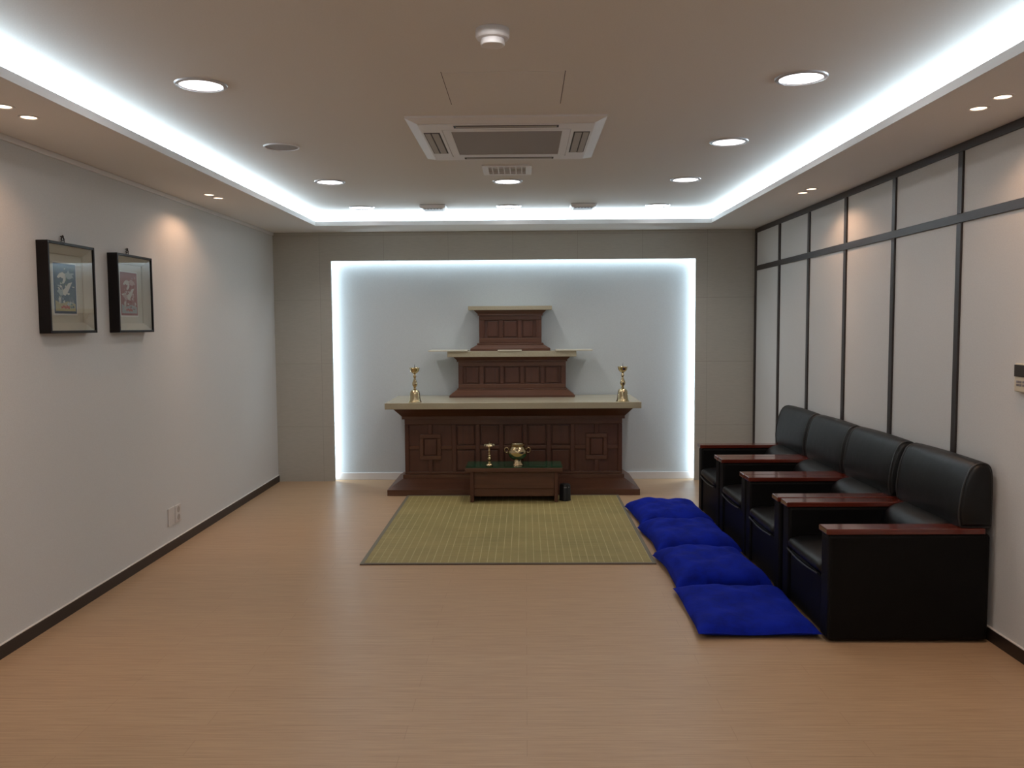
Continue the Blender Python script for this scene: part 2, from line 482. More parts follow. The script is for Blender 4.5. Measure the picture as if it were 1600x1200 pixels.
# fire detector
t = thing('smoke_detector', 'round white fire detector on the ceiling, nearest fitting to the viewer', 'detector', (-0.105, 3.011, ZC))
bm = bmesh.new(); add_lathe(bm, [(0, 0), (0.056, 0), (0.058, -0.004), (0.058, -0.026), (0.054, -0.032), (0.044, -0.034), (0.043, -0.034), (0, -0.034)], seg=48); obj('base', bm, M_white, t, smooth=30)
bm = bmesh.new(); add_lathe(bm, [(0, -0.034), (0.040, -0.034), (0.042, -0.050), (0.0405, -0.054), (0.037, -0.055), (0.034, -0.053), (0.02, -0.0545), (0, -0.055)], seg=48); obj('sensor_head', bm, M_white, t, smooth=25)

# access hatch
t = thing('access_hatch', 'flush square ceiling hatch outlined by a thin dark gap behind the detector', 'hatch', (-0.081, 3.749, ZC))
hx, hy, g = 0.247, 0.25, 0.003
box_obj('panel', M_ceil, [(-hx, hx, -hy, hy, -0.0022, 0)], t)
box_obj('gap', M_slot, [(-hx - g, -hx, -hy - g, hy + g, -0.001, 0), (hx, hx + g, -hy - g, hy + g, -0.001, 0), (-hx, hx, hy, hy + g * 0.5, -0.001, 0)], t)

# ceiling cassette air conditioner
t = thing('air_conditioner', 'large white ceiling cassette air conditioner with a grey mesh intake', 'air conditioner', (-0.087, 4.720, ZC))
def ring_boxes(x0, x1, y0, y1, bx0, bx1, by0, by1, z0, z1):
    return [(x0, x1, y0, by0, z0, z1), (x0, x1, by1, y1, z0, z1), (x0, bx0, by0, by1, z0, z1), (bx1, x1, by0, by1, z0, z1)]
t.scale = (KC, KC, 1)
W2, L2 = 0.505, 0.525
bm = bmesh.new()
add_frustum(bm, (-W2, W2, -L2, L2, 0), (-W2, W2, -L2, L2, -0.010))
add_frustum(bm, (-W2, W2, -L2, L2, -0.010), (-W2 + 0.055, W2 - 0.055, -L2 + 0.055, L2 - 0.055, -0.026))
obj('panel', bm, M_white, t)
gw, gy0, gy1 = 0.290, -0.305, 0.305
bm = bmesh.new()
for q in ring_boxes(-0.445, 0.445, -0.465, 0.465, -0.335, 0.335, -0.35, 0.35, -0.030, -0.026): add_box(bm, *q)
obj('face_frame', bm, M_white, t, 0.0015)
box_obj('intake_surround', M_white, ring_boxes(-0.330, 0.330, -0.347, 0.347, -gw, gw, gy0, gy1, -0.031, -0.026), t, 0.001)
box_obj('intake_grille', M_grill, [(-gw, gw, gy0, gy1, -0.0285, -0.026)], t)
def slot(name_boxes, dark):
    o = box_obj('outlet_slot', M_slot, dark, t)
    box_obj('vane', M_vane, name_boxes, o, 0.001)
slot([(-0.258, 0.258, -0.427, -0.400, -0.0325, -0.0304)], [(-0.268, 0.268, -0.440, -0.385, -0.0305, -0.0300)])
slot([(-0.258, 0.258, 0.400, 0.427, -0.0325, -0.0304)], [(-0.268, 0.268, 0.385, 0.440, -0.0305, -0.0300)])
slot([(-0.432, -0.402, -0.275, 0.245, -0.034, -0.0304), (-0.396, -0.360, -0.270, 0.240, -0.0325, -0.0304)], [(-0.437, -0.352, -0.285, 0.255, -0.0305, -0.0300)])
slot([(0.402, 0.432, -0.275, 0.245, -0.034, -0.0304), (0.360, 0.396, -0.270, 0.240, -0.0325, -0.0304)], [(0.352, 0.437, -0.285, 0.255, -0.0305, -0.0300)])

# square air vent with slats
t = thing('air_vent', 'square white louvred air vent in the ceiling just behind the air conditioner', 'vent', (-0.109, 5.652, ZC))
box_obj('frame', M_white, ring_boxes(-0.158, 0.158, -0.16, 0.16, -0.120, 0.120, -0.125, 0.125, -0.010, 0), t, 0.002)
box_obj('backing', M_vane, [(-0.120, 0.120, -0.125, 0.125, -0.002, 0)], t)
for x in (-0.095, -0.057, -0.019, 0.019, 0.057, 0.095):
    box_obj('slat', M_white, [(x - 0.003, x + 0.003, -0.122, 0.122, -0.009, -0.002)], t)
for s in (-1, 1):
    box_obj('slat', M_white, [(-0.119, 0.119, s * 0.075 - 0.002, s * 0.075 + 0.002, -0.0085, -0.002)], t)

# two boxy white vents by the back cove
def boxy_vent(loc, label):
    t = thing('boxy_vent', label, 'vent', loc, group='boxy white vents by the back cove light')
    bm = bmesh.new(); add_frustum(bm, (-0.115, 0.115, -0.115, 0.115, 0), (-0.105, 0.105, -0.105, 0.105, -0.030)); obj('housing', bm, M_white, t, 0.012, 3)
    box_obj('grille', M_vane, [(-0.080, 0.080, -0.09, 0.09, -0.033, -0.029)], t, 0.001)
    for k in range(6):
        x = -0.066 + k * 0.0264
        box_obj('slot', M_slot, [(x - 0.007, x + 0.007, -0.085, -0.05, -0.0336, -0.032)], t)
    return t
bv = boxy_vent((-0.767, 7.344, ZC), 'boxy white ceiling vent by the back cove light, left one of two')
dup(bv, (0.497, 7.344, ZC), 0, 'boxy white ceiling vent by the back cove light, right one of two')

# ------------------------------------------------------------------ framed pictures on the left wall
def col(name, c): return mat(name, c, 0.7, spec=0.2)
K_navy = col('print_navy', (0.045, 0.085, 0.17)); K_blue = col('print_blue_grey', (0.085, 0.13, 0.18)); K_ochre = col('print_ochre', (0.40, 0.35, 0.20))
K_white = col('print_white', (0.62, 0.61, 0.57)); K_red = col('print_red', (0.42, 0.07, 0.05)); K_rose = col('print_rose', (0.29, 0.10, 0.095))
K_maroon = col('print_maroon', (0.26, 0.06, 0.06)); K_grey = col('print_grey', (0.33, 0.36, 0.37)); K_green = col('print_green', (0.12, 0.20, 0.17)); K_pink = col('print_pink', (0.50, 0.36, 0.34)); K_sky = col('print_pale_blue', (0.36, 0.42, 0.45))
def poly(bm, pts, h, mi, Wd, Ht):
    # pts in a 0..1 square, u towards +Y (away from the viewer), v up
    vs = [bm.verts.new((h, (u - 0.5) * Wd, (v - 0.5) * Ht)) for u, v in pts]
    f = bm.faces.new(vs); f.material_index = mi
def blob(u, v, ru, rv, k=10, ph=0.0, wob=0.18):
    return [(u + ru * (1 + wob * math.sin(3 * a + ph)) * math.cos(a), v + rv * (1 + wob * math.cos(2 * a + ph)) * math.sin(a)) for a in [2 * PI * i / k for i in range(k)]]
def picture(loc, label, red):
    t = thing('framed_picture', label, 'picture', loc, group='framed pictures on the left wall')
    h, D, th = 0.2285, 0.060, 0.014
    bm = bmesh.new()
    for q in ((0.0, D, -h, -h + th, -h, h), (0.0, D, h - th, h, -h, h), (0.0, D, -h + th, h - th, -h, -h + th), (0.0, D, -h + th, h - th, h - th, h)): add_box(bm, *q)
    obj('frame', bm, M_frame, t, 0.002)
    bm = bmesh.new()
    i0, i1 = h - th, h - th - 0.040
    A = [bm.verts.new((0.050, s * i0, z * i0)) for s, z in ((-1, -1), (1, -1), (1, 1), (-1, 1))]
    B = [bm.verts.new((0.020, s * i1, z * i1)) for s, z in ((-1, -1), (1, -1), (1, 1), (-1, 1))]
    for k in range(4): bm.faces.new((A[k], A[(k + 1) % 4], B[(k + 1) % 4], B[k]))
    i2 = i1 - 0.006
    D_ = [bm.verts.new((0.012, s * i1, z * i1)) for s, z in ((-1, -1), (1, -1), (1, 1), (-1, 1))]
    for k in range(4): bm.faces.new((B[k], B[(k + 1) % 4], D_[(k + 1) % 4], D_[k]))
    bm.faces.new(D_)
    obj('mat_board', bm, M_matb, t)
    Wd, Ht = 0.215, 0.255
    mo = box_obj('mount', M_mount, [(0.012, 0.0135, -Wd / 2 - 0.008, Wd / 2 + 0.008, -Ht / 2 - 0.008, Ht / 2 + 0.008)], t)
    rnd = random.Random(5 if red else 3)
    bm = bmesh.new()
    poly(bm, [(0, 0), (1, 0), (1, 1), (0, 1)], 0.0140, 0, Wd, Ht)                       # border colour
    poly(bm, [(0.05, 0.05), (0.95, 0.05), (0.95, 0.95), (0.05, 0.95)], 0.0142, 1, Wd, Ht)  # field
    poly(bm, [(0.05, 0.05), (0.95, 0.05), (0.95, 0.20), (0.6, 0.25), (0.3, 0.20), (0.05, 0.26)], 0.0144, 2, Wd, Ht)
    for k in range(46):                                                                  # scattered leaves and clouds
        u, v = rnd.uniform(0.12, 0.88), rnd.uniform(0.12, 0.9)
        poly(bm, blob(u, v, rnd.uniform(0.02, 0.075), rnd.uniform(0.010, 0.035), 9, rnd.uniform(0, 6), 0.3), 0.0146 + k * 0.00001, rnd.choice((3, 6, 5, 0, 0)), Wd, Ht)
    poly(bm, [(0.14, 0.72), (0.26, 0.80), (0.40, 0.83), (0.52, 0.79), (0.47, 0.72), (0.38, 0.70), (0.30, 0.73), (0.22, 0.70)], 0.0150, 3, Wd, Ht)   # left wing of the upper bird
    poly(bm, [(0.50, 0.80), (0.64, 0.84), (0.80, 0.80), (0.90, 0.72), (0.78, 0.73), (0.70, 0.69), (0.58, 0.71)], 0.0151, 6, Wd, Ht)                   # right wing
    poly(bm, [(0.44, 0.75), (0.54, 0.74), (0.52, 0.66), (0.44, 0.60), (0.36, 0.60), (0.40, 0.66)], 0.0152, 3, Wd, Ht)                                   # body
    poly(bm, [(0.12, 0.44), (0.22, 0.49), (0.34, 0.47), (0.42, 0.42), (0.36, 0.36), (0.26, 0.36), (0.20, 0.41)], 0.0151, 6, Wd, Ht)                    # lower bird
    poly(bm, [(0.38, 0.46), (0.50, 0.52), (0.66, 0.62), (0.82, 0.64), (0.72, 0.54), (0.62, 0.44), (0.50, 0.36), (0.40, 0.37)], 0.0152, 3, Wd, Ht)
    poly(bm, [(0.34, 0.46), (0.38, 0.46), (0.36, 0.54), (0.30, 0.57), (0.29, 0.55), (0.34, 0.52)], 0.0153, 3, Wd, Ht)
    for k in range(5):
        poly(bm, blob(0.33 + k * 0.075, 0.12 + 0.02 * (k % 2), 0.045, 0.028, 8, k, 0.25), 0.0153 + k * 0.00002, 4, Wd, Ht)
    for u in (0.2, 0.26, 0.70, 0.78, 0.84):
        poly(bm, [(u, 0.2), (u + 0.025, 0.2), (u + 0.05 * (1 if u < 0.5 else -1), 0.36), (u - 0.015, 0.30)], 0.01535, 3, Wd, Ht)
    ms = [K_maroon, K_rose, K_grey, K_white, K_red, K_maroon, K_pink] if red else [K_navy, K_blue, K_ochre, K_white, K_red, K_green, K_sky]
    obj('print', bm, ms, mo)
    bm = bmesh.new(); add_box(bm, 0.053, 0.0555, -i0, i0, -i0, i0); obj('glass_pane', bm, M_glass, t)
    bm = bmesh.new()
    zb = h
    add_tube(bm, [(0.012, -0.016, zb + 0.006), (0.012, 0.016, zb + 0.006), (0.012, 0.013, zb + 0.024), (0.012, 0.0, zb + 0.042), (0.012, -0.013, zb + 0.024)], 0.0035, 8, True)
    add_box(bm, 0.009, 0.014, -0.018, 0.018, zb - 0.001, zb + 0.010)
    add_tube(bm, [(0.0, 0, zb + 0.038), (0.018, 0, zb + 0.039)], 0.003, 8)
    add_tube(bm, [(0.012, -0.009, zb + 0.018), (0.012, 0.009, zb + 0.018)], 0.003, 8)
    obj('hanger', bm, M_hang, t, smooth=40)
    return t
picture((XL, 4.405, 1.692), 'square black shadow-box frame with a blue print, nearer of two', False)
picture((XL, 5.120, 1.690), 'square black shadow-box frame with a red print, farther of two', True)

# ------------------------------------------------------------------ wall plates
t = thing('blank_wall_plate', 'plain white blank cover plate low on the left wall beside the socket', 'wall plate', (XL, 5.638, 0.226))
box_obj('cover', M_plate, [(0, 0.009, -0.050, 0.050, -0.060, 0.060)], t, 0.004, 3)
t = thing('power_outlet', 'white double power socket low on the left wall', 'power outlet', (XL, 5.742, 0.226))
box_obj('cover', M_plate, [(0, 0.011, -0.048, 0.048, -0.060, 0.060)], t, 0.004, 3)
for z in (-0.026, 0.026):
    bm = bmesh.new()
    add_lathe(bm, [(0, 0.0112), (0.020, 0.0112), (0.021, 0.0125), (0.0195, 0.0125), (0.0185, 0.0118), (0, 0.0118)], seg=32)
    add_lathe(bm, [(0, 0.0120), (0.003, 0.0120), (0.003, 0.0125), (0, 0.0125)], 0.0, 0.009, 12)
    add_lathe(bm, [(0, 0.0120), (0.003, 0.0120), (0.003, 0.0125), (0, 0.0125)], 0.0, -0.009, 12)
    bmesh.ops.transform(bm, matrix=Matrix.Rotation(PI / 2, 4, 'Y'), verts=bm.verts)
    o = obj('socket', bm, M_vane, t, smooth=30); o.location = (0, 0, z)

# thermostat
t = thing('thermostat', 'cream wall thermostat with a dark display at the right edge', 'thermostat', (XR, 3.736, 1.247))
M_cream = mat('cream_plastic', (0.62, 0.55, 0.42), 0.4)
M_keys = mat('grey_keys', (0.20, 0.18, 0.19), 0.5)
box_obj('housing', M_cream, [(-0.022, 0, -0.062, 0.062, -0.062, 0.062)], t, 0.004, 3)
box_obj('display', mat('dark_display', (0.045, 0.038, 0.032), 0.25), [(-0.0245, -0.020, -0.0615, 0.0615, 0.004, 0.056)], t, 0.001)
for y in (-0.035, -0.010, 0.015, 0.036):
    for z in (-0.018, -0.032):
        box_obj('key', M_keys, [(-0.0235, -0.021, y - 0.009, y + 0.009, z - 0.005, z + 0.005)], t, 0.001)

# ------------------------------------------------------------------ altar: three wooden tiers with stone tops
def tier(name, label, cx, yb, z, pl, fl, mo, body, cr, crf, ctr, rails, stiles, inner, orn=None):
    # each pair: (half width, front y); z = levels [bottom, plinth top, flare top, moulding top, body top, strip top, crown top, slab top]
    t = thing(name, label, 'altar', (cx, yb, z[0]), group='tiers of the wooden altar')
    Z = [q - z[0] for q in z]
    def F(y): return y - yb
    R = 0.0
    bm = bmesh.new()
    add_box(bm, -pl[0], pl[0], F(pl[1]), R, Z[0], Z[1])
    add_frustum(bm, (-pl[0], pl[0], F(pl[1]), R, Z[1]), (-fl[0], fl[0], F(fl[1]), R, Z[2]))
    obj('plinth', bm, M_altarh, t)
    bm = bmesh.new()
    add_box(bm, -mo[0], mo[0], F(mo[1]), R, Z[2], Z[3])
    obj('base_moulding', bm, M_altarh, t, 0.003)
    bd = 0.020
    bm = bmesh.new()
    add_box(bm, -body[0], body[0], F(body[1]) + bd, R, Z[3], Z[4])
    obj('cabinet', bm, M_altar, t, 0.002)
    zr = [q - z[0] for q in rails]
    def fr(x0, x1, z0, z1, nm='panel_rail', mm=None, dy=0.0):
        box_obj(nm, mm or M_altarh, [(x0, x1, F(body[1]) - dy, F(body[1]) + bd, z0, z1)], t, 0.004)
    fr(-body[0], body[0], zr[-1], Z[4])
    fr(-body[0], body[0], Z[3], zr[0])
    fr(-body[0], -inner, zr[0], zr[-1], 'panel_stile', M_altar); fr(inner, body[0], zr[0], zr[-1], 'panel_stile', M_altar)
    sw = 0.019
    o_out = (0.0955, -0.1155, 0.1155) if orn else None
    zc = orn[1] - z[0] if orn else 0
    def is_orn(x): return orn and min(abs(x - orn[0]), abs(x + orn[0])) < 0.01
    for x in stiles:
        if is_orn(x):
            fr(x - sw, x + sw, zr[0], zc - 0.1155, 'panel_stile', M_altar); fr(x - sw, x + sw, zc + 0.1155, zr[-1], 'panel_stile', M_altar)
            box_obj('square_ornament', M_altarh, [(x - 0.0955, x + 0.0955, F(body[1]) - 0.003, F(body[1]) + bd, zc + 0.078, zc + 0.1155),
                                                  (x - 0.0955, x + 0.0955, F(body[1]) - 0.003, F(body[1]) + bd, zc - 0.1155, zc - 0.078),
                                                  (x - 0.0955, x - 0.060, F(body[1]) - 0.003, F(body[1]) + bd, zc - 0.078, zc + 0.078),
                                                  (x + 0.060, x + 0.0955, F(body[1]) - 0.003, F(body[1]) + bd, zc - 0.078, zc + 0.078)], t, 0.004)
            fr(x - 0.054, x + 0.054, zc - 0.072, zc + 0.072, 'ornament_panel', M_altar, -0.004)
        else:
            fr(x - sw, x + sw, zr[0], zr[-1], 'panel_stile', M_altar)
    if len(zr) == 4:
        xs = [-inner] + [x for x in stiles] + [inner]
        for a, b in zip(xs, xs[1:]):
            a2 = a + (0.0955 if is_orn(a) else (sw if abs(abs(a) - inner) > 1e-6 else 0))
            b2 = b - (0.0955 if is_orn(b) else (sw if abs(abs(b) - inner) > 1e-6 else 0))
            fr(a2, b2, zr[1], zr[2])
    # raised field of every panel
    xs = [-inner] + list(stiles) + [inner]
    cells = [(zr[0], zr[-1])] if len(zr) == 2 else [(zr[0], zr[1]), (zr[2], zr[3])]
    for a, b in zip(xs, xs[1:]):
        if is_orn(a) or is_orn(b): continue
        for z0, z1 in cells:
            m_ = 0.012
            box_obj('panel', M_altar, [(a + sw + m_, b - sw - m_, F(body[1]) + 0.007, F(body[1]) + bd + 0.002, z0 + m_, z1 - m_)], t, 0.004)
    bm = bmesh.new()
    add_box(bm, -cr[0], cr[0], F(cr[1]), R, Z[4], Z[5])
    add_frustum(bm, (-cr[0], cr[0], F(cr[1]), R, Z[5]), (-crf[0], crf[0], F(crf[1]), R, Z[6]))
    obj('crown', bm, M_altarh, t)
    box_obj('stone_top', M_stone, [(-ctr[0], ctr[0], F(ctr[1]), R, Z[6], Z[7])], t, 0.003)
    return t
RB = YA - 0.013
tier('altar_cabinet', 'widest bottom tier of the reddish-brown altar, a panelled cabinet under a beige stone top', -0.108, RB,
     [0, 0.053, 0.132, 0.165, 0.660, 0.686, 0.765, 0.820], (1.107, 7.43), (0.984, 7.555), (0.984, 7.555), (0.968, 7.58), (0.988, 7.56), (1.052, 7.455), (1.114, 7.40),
     [0.187, 0.389, 0.421, 0.612], [-0.740, -0.528, -0.317, -0.1056, 0.1056, 0.317, 0.528, 0.740], 0.931, (0.740, 0.409))
tier('altar_step', 'middle tier of the reddish-brown altar with five panels and a beige top', -0.122, RB,
     [0.820, 0.838, 0.886, 0.900, 1.150, 1.166, 1.197, 1.250], (0.583, 7.94), (0.520, 8.0), (0.515, 8.0), (0.503, 8.01), (0.516, 8.0), (0.545, 7.965), (0.597, 7.92),
     [0.941, 1.108], [-0.284, -0.094, 0.094, 0.284], 0.460)
tier('altar_step', 'smallest topmost tier of the reddish-brown altar with three panels', -0.137, RB,
     [1.250, 1.272, 1.305, 1.322, 1.578, 1.596, 1.630, 1.668], (0.374, 8.02), (0.315, 8.05), (0.312, 8.05), (0.293, 8.06), (0.304, 8.05), (0.340, 8.02), (0.390, 7.99),
     [1.370, 1.538], [-0.0888, 0.0888], 0.243)
# loose thin boards on the middle tier
def board(x0, x1, y0, y1, label):
    o = box_obj('thin_board', M_board, [((x0 - x1) / 2, (x1 - x0) / 2, (y0 - y1) / 2, (y1 - y0) / 2, 0, 0.011)], None, 0.0015)
    o.location = ((x0 + x1) / 2, (y0 + y1) / 2, 1.25)
    tag(o, label, 'board', 'thin pale boards on the middle altar tier')
board(-0.895, -0.530, 7.908, 8.17, 'thin pale board jutting out left from the middle altar tier')
board(0.285, 0.624, 7.908, 8.17, 'thin pale board jutting out right from the middle altar tier')
board(-0.252, -0.031, 7.912, 8.012, 'short thin pale board at the centre of the middle altar tier')

# ------------------------------------------------------------------ brass candlesticks on the stone top
def candlestick():
    t = thing('candlestick', '', 'candlestick', group='brass candlesticks on the altar')
    bm = bmesh.new()
    add_lathe(bm, [(0, 0), (0.059, 0), (0.060, 0.004), (0.054, 0.010), (0.048, 0.028), (0.0455, 0.050), (0.0435, 0.080), (0.040, 0.095), (0.032, 0.105), (0.018, 0.111), (0.010, 0.114), (0, 0.114)])
    obj('bell_base', bm, M_brass, t, smooth=60)
    bm = bmesh.new()
    for k in range(4):
        z = 0.052 + k * 0.011
        add_box(bm, -0.009, 0.009, -0.0478 + k * 0.0006, -0.040, z, z + 0.004)
    obj('ladder_relief', bm, M_brass, t, 0.001)
    bm = bmesh.new()
    add_lathe(bm, [(0, 0.113), (0.010, 0.113), (0.013, 0.118), (0.013, 0.124), (0.009, 0.128), (0.012, 0.134), (0.020, 0.146), (0.0235, 0.158), (0.022, 0.170), (0.016, 0.188), (0.0095, 0.204),
                   (0.0085, 0.214), (0.0125, 0.220), (0.0145, 0.229), (0.011, 0.238), (0.008, 0.244), (0.010, 0.250), (0, 0.250)])
    obj('stem', bm, M_brass, t, smooth=60)
    bm = bmesh.new()
    add_lathe(bm, [(0, 0.248), (0.010, 0.249), (0.022, 0.258), (0.034, 0.268), (0.040, 0.281), (0.043, 0.298), (0.047, 0.301), (0.046, 0.303), (0.042, 0.300), (0.037, 0.286), (0.02, 0.276), (0, 0.274)])
    obj('cup', bm, M_brass, t, smooth=50)
    bm = bmesh.new(); add_lathe(bm, [(0, 0.270), (0.004, 0.270), (0.0025, 0.31), (0.0005, 0.334), (0, 0.334)], seg=12)
    obj('spike', bm, M_hang, t, smooth=60)
    return t
c0 = candlestick(); c0.location = (-0.967, 7.485, 0.82); c0['label'] = 'tall brass candlestick on a bell-shaped base, at the left end of the altar'
dup(c0, (0.852, 7.485, 0.82), 0.12, 'tall brass candlestick on a bell-shaped base, at the right end of the altar')

# ------------------------------------------------------------------ low offering table
t = thing('low_table', 'low reddish-brown table with a green glass top in front of the altar', 'table', (-0.097, 7.25, 0.0078))
tx, ty0, ty1 = 0.408, -0.155, 0.165
box_obj('tabletop', M_altarh, [(-tx, tx, ty0, ty1, 0.258, 0.291)], t, 0.003)
o = box_obj('glass_top', M_glassg, [(-tx + 0.003, tx - 0.003, ty0 + 0.003, ty1 - 0.003, 0.291, 0.298)], t, 0.0015)
o['label'] = 'dark green glass sheet'
for s in (-1, 1):
    bm = bmesh.new()
    xo, xi = s * 0.368, s * 0.338
    add_box(bm, min(xo, xi), max(xo, xi), ty0 + 0.012, ty1 - 0.012, 0.0, 0.258)
    obj('side_leg', bm, M_altar, t, 0.003)
box_obj('apron', M_altarh, [(-0.338, 0.338, ty0 + 0.030, ty0 + 0.048, 0.112, 0.258)], t, 0.003)
box_obj('stretcher', M_altarh, [(-0.338, 0.338, ty0 + 0.036, ty0 + 0.052, 0.046, 0.112)], t, 0.003)
ZT = 0.3058
# small candle holder
t = thing('candle_holder', 'slim brass candle holder with a leafy dish, on the low table', 'candle holder', (-0.304, 7.155, ZT))
bm = bmesh.new()
add_lathe(bm, [(0, 0), (0.027, 0), (0.030, 0.004), (0.029, 0.014), (0.023, 0.022), (0.012, 0.026), (0.011, 0.034), (0.015, 0.038), (0.009, 0.043), (0, 0.043)]); obj('base', bm, M_brass, t, smooth=50)
bm = bmesh.new()
add_lathe(bm, [(0, 0.043), (0.009, 0.044), (0.014, 0.052), (0.0175, 0.066), (0.014, 0.076), (0.009, 0.080), (0.0135, 0.086), (0.0135, 0.092), (0.008, 0.097), (0.010, 0.110), (0.0065, 0.118),
               (0.009, 0.128), (0.0095, 0.134), (0.006, 0.142), (0.007, 0.160), (0.011, 0.172), (0, 0.173)]); obj('stem', bm, M_brass, t, smooth=50)
bm = bmesh.new()
add_lathe(bm, [(0, 0.168), (0.010, 0.169), (0.020, 0.178), (0.030, 0.183), (0.037, 0.180), (0.042, 0.172), (0.044, 0.173), (0.040, 0.184), (0.032, 0.190), (0.022, 0.188), (0.012, 0.181), (0, 0.180)], seg=48, wob=lambda a, r, z: (0.12 * math.cos(6 * a) if r > 0.015 else 0)); obj('leaf_dish', bm, M_brass, t, smooth=50)
bm = bmesh.new(); add_lathe(bm, [(0, 0.178), (0.003, 0.178), (0.0006, 0.212), (0, 0.212)], seg=10); obj('spike', bm, M_brass, t, smooth=50)
# incense burner
t = thing('incense_burner', 'round brass incense burner with two ring handles, on the low table', 'incense burner', (-0.068, 7.205, ZT))
bm = bmesh.new()
add_lathe(bm, [(0, 0.0), (0.040, 0.0), (0.045, 0.003), (0.043, 0.010), (0.035, 0.024), (0.029, 0.040), (0.029, 0.050), (0, 0.050)], seg=48, wob=lambda a, r, z: (0.10 * math.cos(3 * a + 0.5) * max(0, 1 - z / 0.05) if r > 0.02 else 0))
obj('foot', bm, M_brass, t, smooth=50)
bm = bmesh.new()
add_lathe(bm, [(0, 0.047), (0.030, 0.048), (0.054, 0.060), (0.072, 0.080), (0.081, 0.105), (0.0805, 0.122), (0.073, 0.143), (0.062, 0.158), (0.057, 0.166), (0.060, 0.172), (0.074, 0.178), (0.075, 0.182), (0.068, 0.184), (0.055, 0.180), (0, 0.178)], seg=56)
obj('bowl', bm, M_brass, t, smooth=50)
bm = bmesh.new(); add_lathe(bm, [(0, 0.179), (0.053, 0.180), (0.052, 0.188), (0.046, 0.192), (0.02, 0.194), (0, 0.194)], seg=40); obj('lid', bm, M_brass, t, smooth=40)
for s in (-1, 1):
    bm = bmesh.new()
    add_tube(bm, [(s * 0.092 + 0.017 * math.cos(a), 0, 0.130 + 0.021 * math.sin(a)) for a in [2 * PI * k / 20 for k in range(20)]], 0.0042, 8, True)
    obj('ring_handle', bm, M_brass, t, smooth=60)
# black canister
t = thing('black_canister', 'small black canister standing on the mat at the right of the low table', 'canister', (0.333, 7.19, 0.0075))
bm = bmesh.new(); add_lathe(bm, [(0, 0), (0.046, 0), (0.047, 0.004), (0.0445, 0.012), (0.0435, 0.125), (0.040, 0.133), (0, 0.133)], seg=36, wob=lambda a, r, z: 0.07 * math.cos(4 * a + PI) * -1); obj('body', bm, M_black, t, smooth=40)
bm = bmesh.new(); add_lathe(bm, [(0, 0.133), (0.041, 0.133), (0.041, 0.138), (0.037, 0.141), (0, 0.141)], seg=36); obj('lid', bm, M_black, t, smooth=40)
M_mark = mat('grey_mark', (0.16, 0.16, 0.16), 0.5)
box_obj('mark', M_mark, [(-0.012, 0.012, -0.0475, -0.040, 0.112, 0.119)], t)
box_obj('mark', M_mark, [(0.026, 0.034, -0.041, -0.034, 0.114, 0.120)], t)

# ------------------------------------------------------------------ bamboo mat
t = thing('bamboo_mat', 'woven olive bamboo mat with a thin binding lying before the altar', 'mat', (-0.115, 6.345, 0))
mw, ml0, ml1 = 0.925, -1.085, 1.075
box_obj('woven_field', M_bamboo, [(-mw + 0.022, mw - 0.022, ml0 + 0.018, ml1 - 0.02, 0.0005, 0.0065)], t)
box_obj('side_binding', M_edge, [(-mw, -mw + 0.024, ml0, ml1, 0.0, 0.0075)], t, 0.001)
box_obj('side_binding', M_edge, [(mw - 0.024, mw, ml0, ml1, 0.0, 0.0075)], t, 0.001)
box_obj('end_binding', [M_edge], [(-mw + 0.024, mw - 0.024, ml0 + 0.008, ml0 + 0.020, 0.0, 0.0075)], t, 0.001)
box_obj('end_binding', M_edged, [(-mw, mw, ml0 - 0.008, ml0 + 0.008, 0.0, 0.007)], t, 0.001)
box_obj('end_binding', M_edge, [(-mw + 0.024, mw - 0.024, ml1 - 0.02, ml1, 0.0, 0.0075)], t, 0.001)

# ------------------------------------------------------------------ blue floor cushions
def cushion(cx, cy, w, l, h, rz, seed, label):
    rnd = random.Random(seed)
    n = 40
    ph = [rnd.uniform(0, 6.28) for _ in range(8)]
    bm = bmesh.new()
    sm = 0.026                                       # seam height
    def pos(i, j, top):
        u, v = -1 + 2 * i / n, -1 + 2 * j / n
        eu = (1 - abs(u) ** 5); ev = (1 - abs(v) ** 5)
        prof = (max(eu, 0) ** 0.5) * (max(ev, 0) ** 0.5)
        pin = 0.04 if h < 0.1 else 0.075
        x = u * (1 - pin * (1 - v * v)) * w / 2
        y = v * (1 - pin * (1 - u * u)) * l / 2
        wr = 0.006 * math.sin(5 * u + 3 * v + ph[0]) + 0.004 * math.sin(9 * v - 4 * u + ph[1]) + 0.003 * math.sin(13 * u + 7 * v + ph[2])
        dent = -0.010 * math.exp(-((u - 0.2 * math.sin(ph[3])) ** 2 + (v - 0.2 * math.cos(ph[4])) ** 2) / 0.15)
        edge = 0.006 * math.sin(4 * (u + v) + ph[5])
        s = sm + edge * (1 - prof)
        if top: z = s + prof * (h - sm + wr + dent)
        else: z = s - prof * s
        return (x, y, max(z, 0.0))
    T_ = [[bm.verts.new(pos(i, j, True)) for j in range(n + 1)] for i in range(n + 1)]
    B_ = [[T_[i][j] if i in (0, n) or j in (0, n) else bm.verts.new(pos(i, j, False)) for j in range(n + 1)] for i in range(n + 1)]
    for i in range(n):
        for j in range(n):
            bm.faces.new((T_[i][j], T_[i + 1][j], T_[i + 1][j + 1], T_[i][j + 1]))
            try: bm.faces.new((B_[i][j], B_[i][j + 1], B_[i + 1][j + 1], B_[i + 1][j]))
            except ValueError: pass
    o = obj('floor_cushion', bm, M_velvet, None, smooth=80)
    o.location = (cx, cy, 0.0); o.rotation_euler = (0, 0, rz)
    tag(o, label, 'cushion', 'blue velvet floor cushions beside the armchairs')
cushion(1.104, 4.325, 0.585, 0.72, 0.078, 0.0, 1, 'flat bright blue floor cushion, nearest of the row along the armchairs')
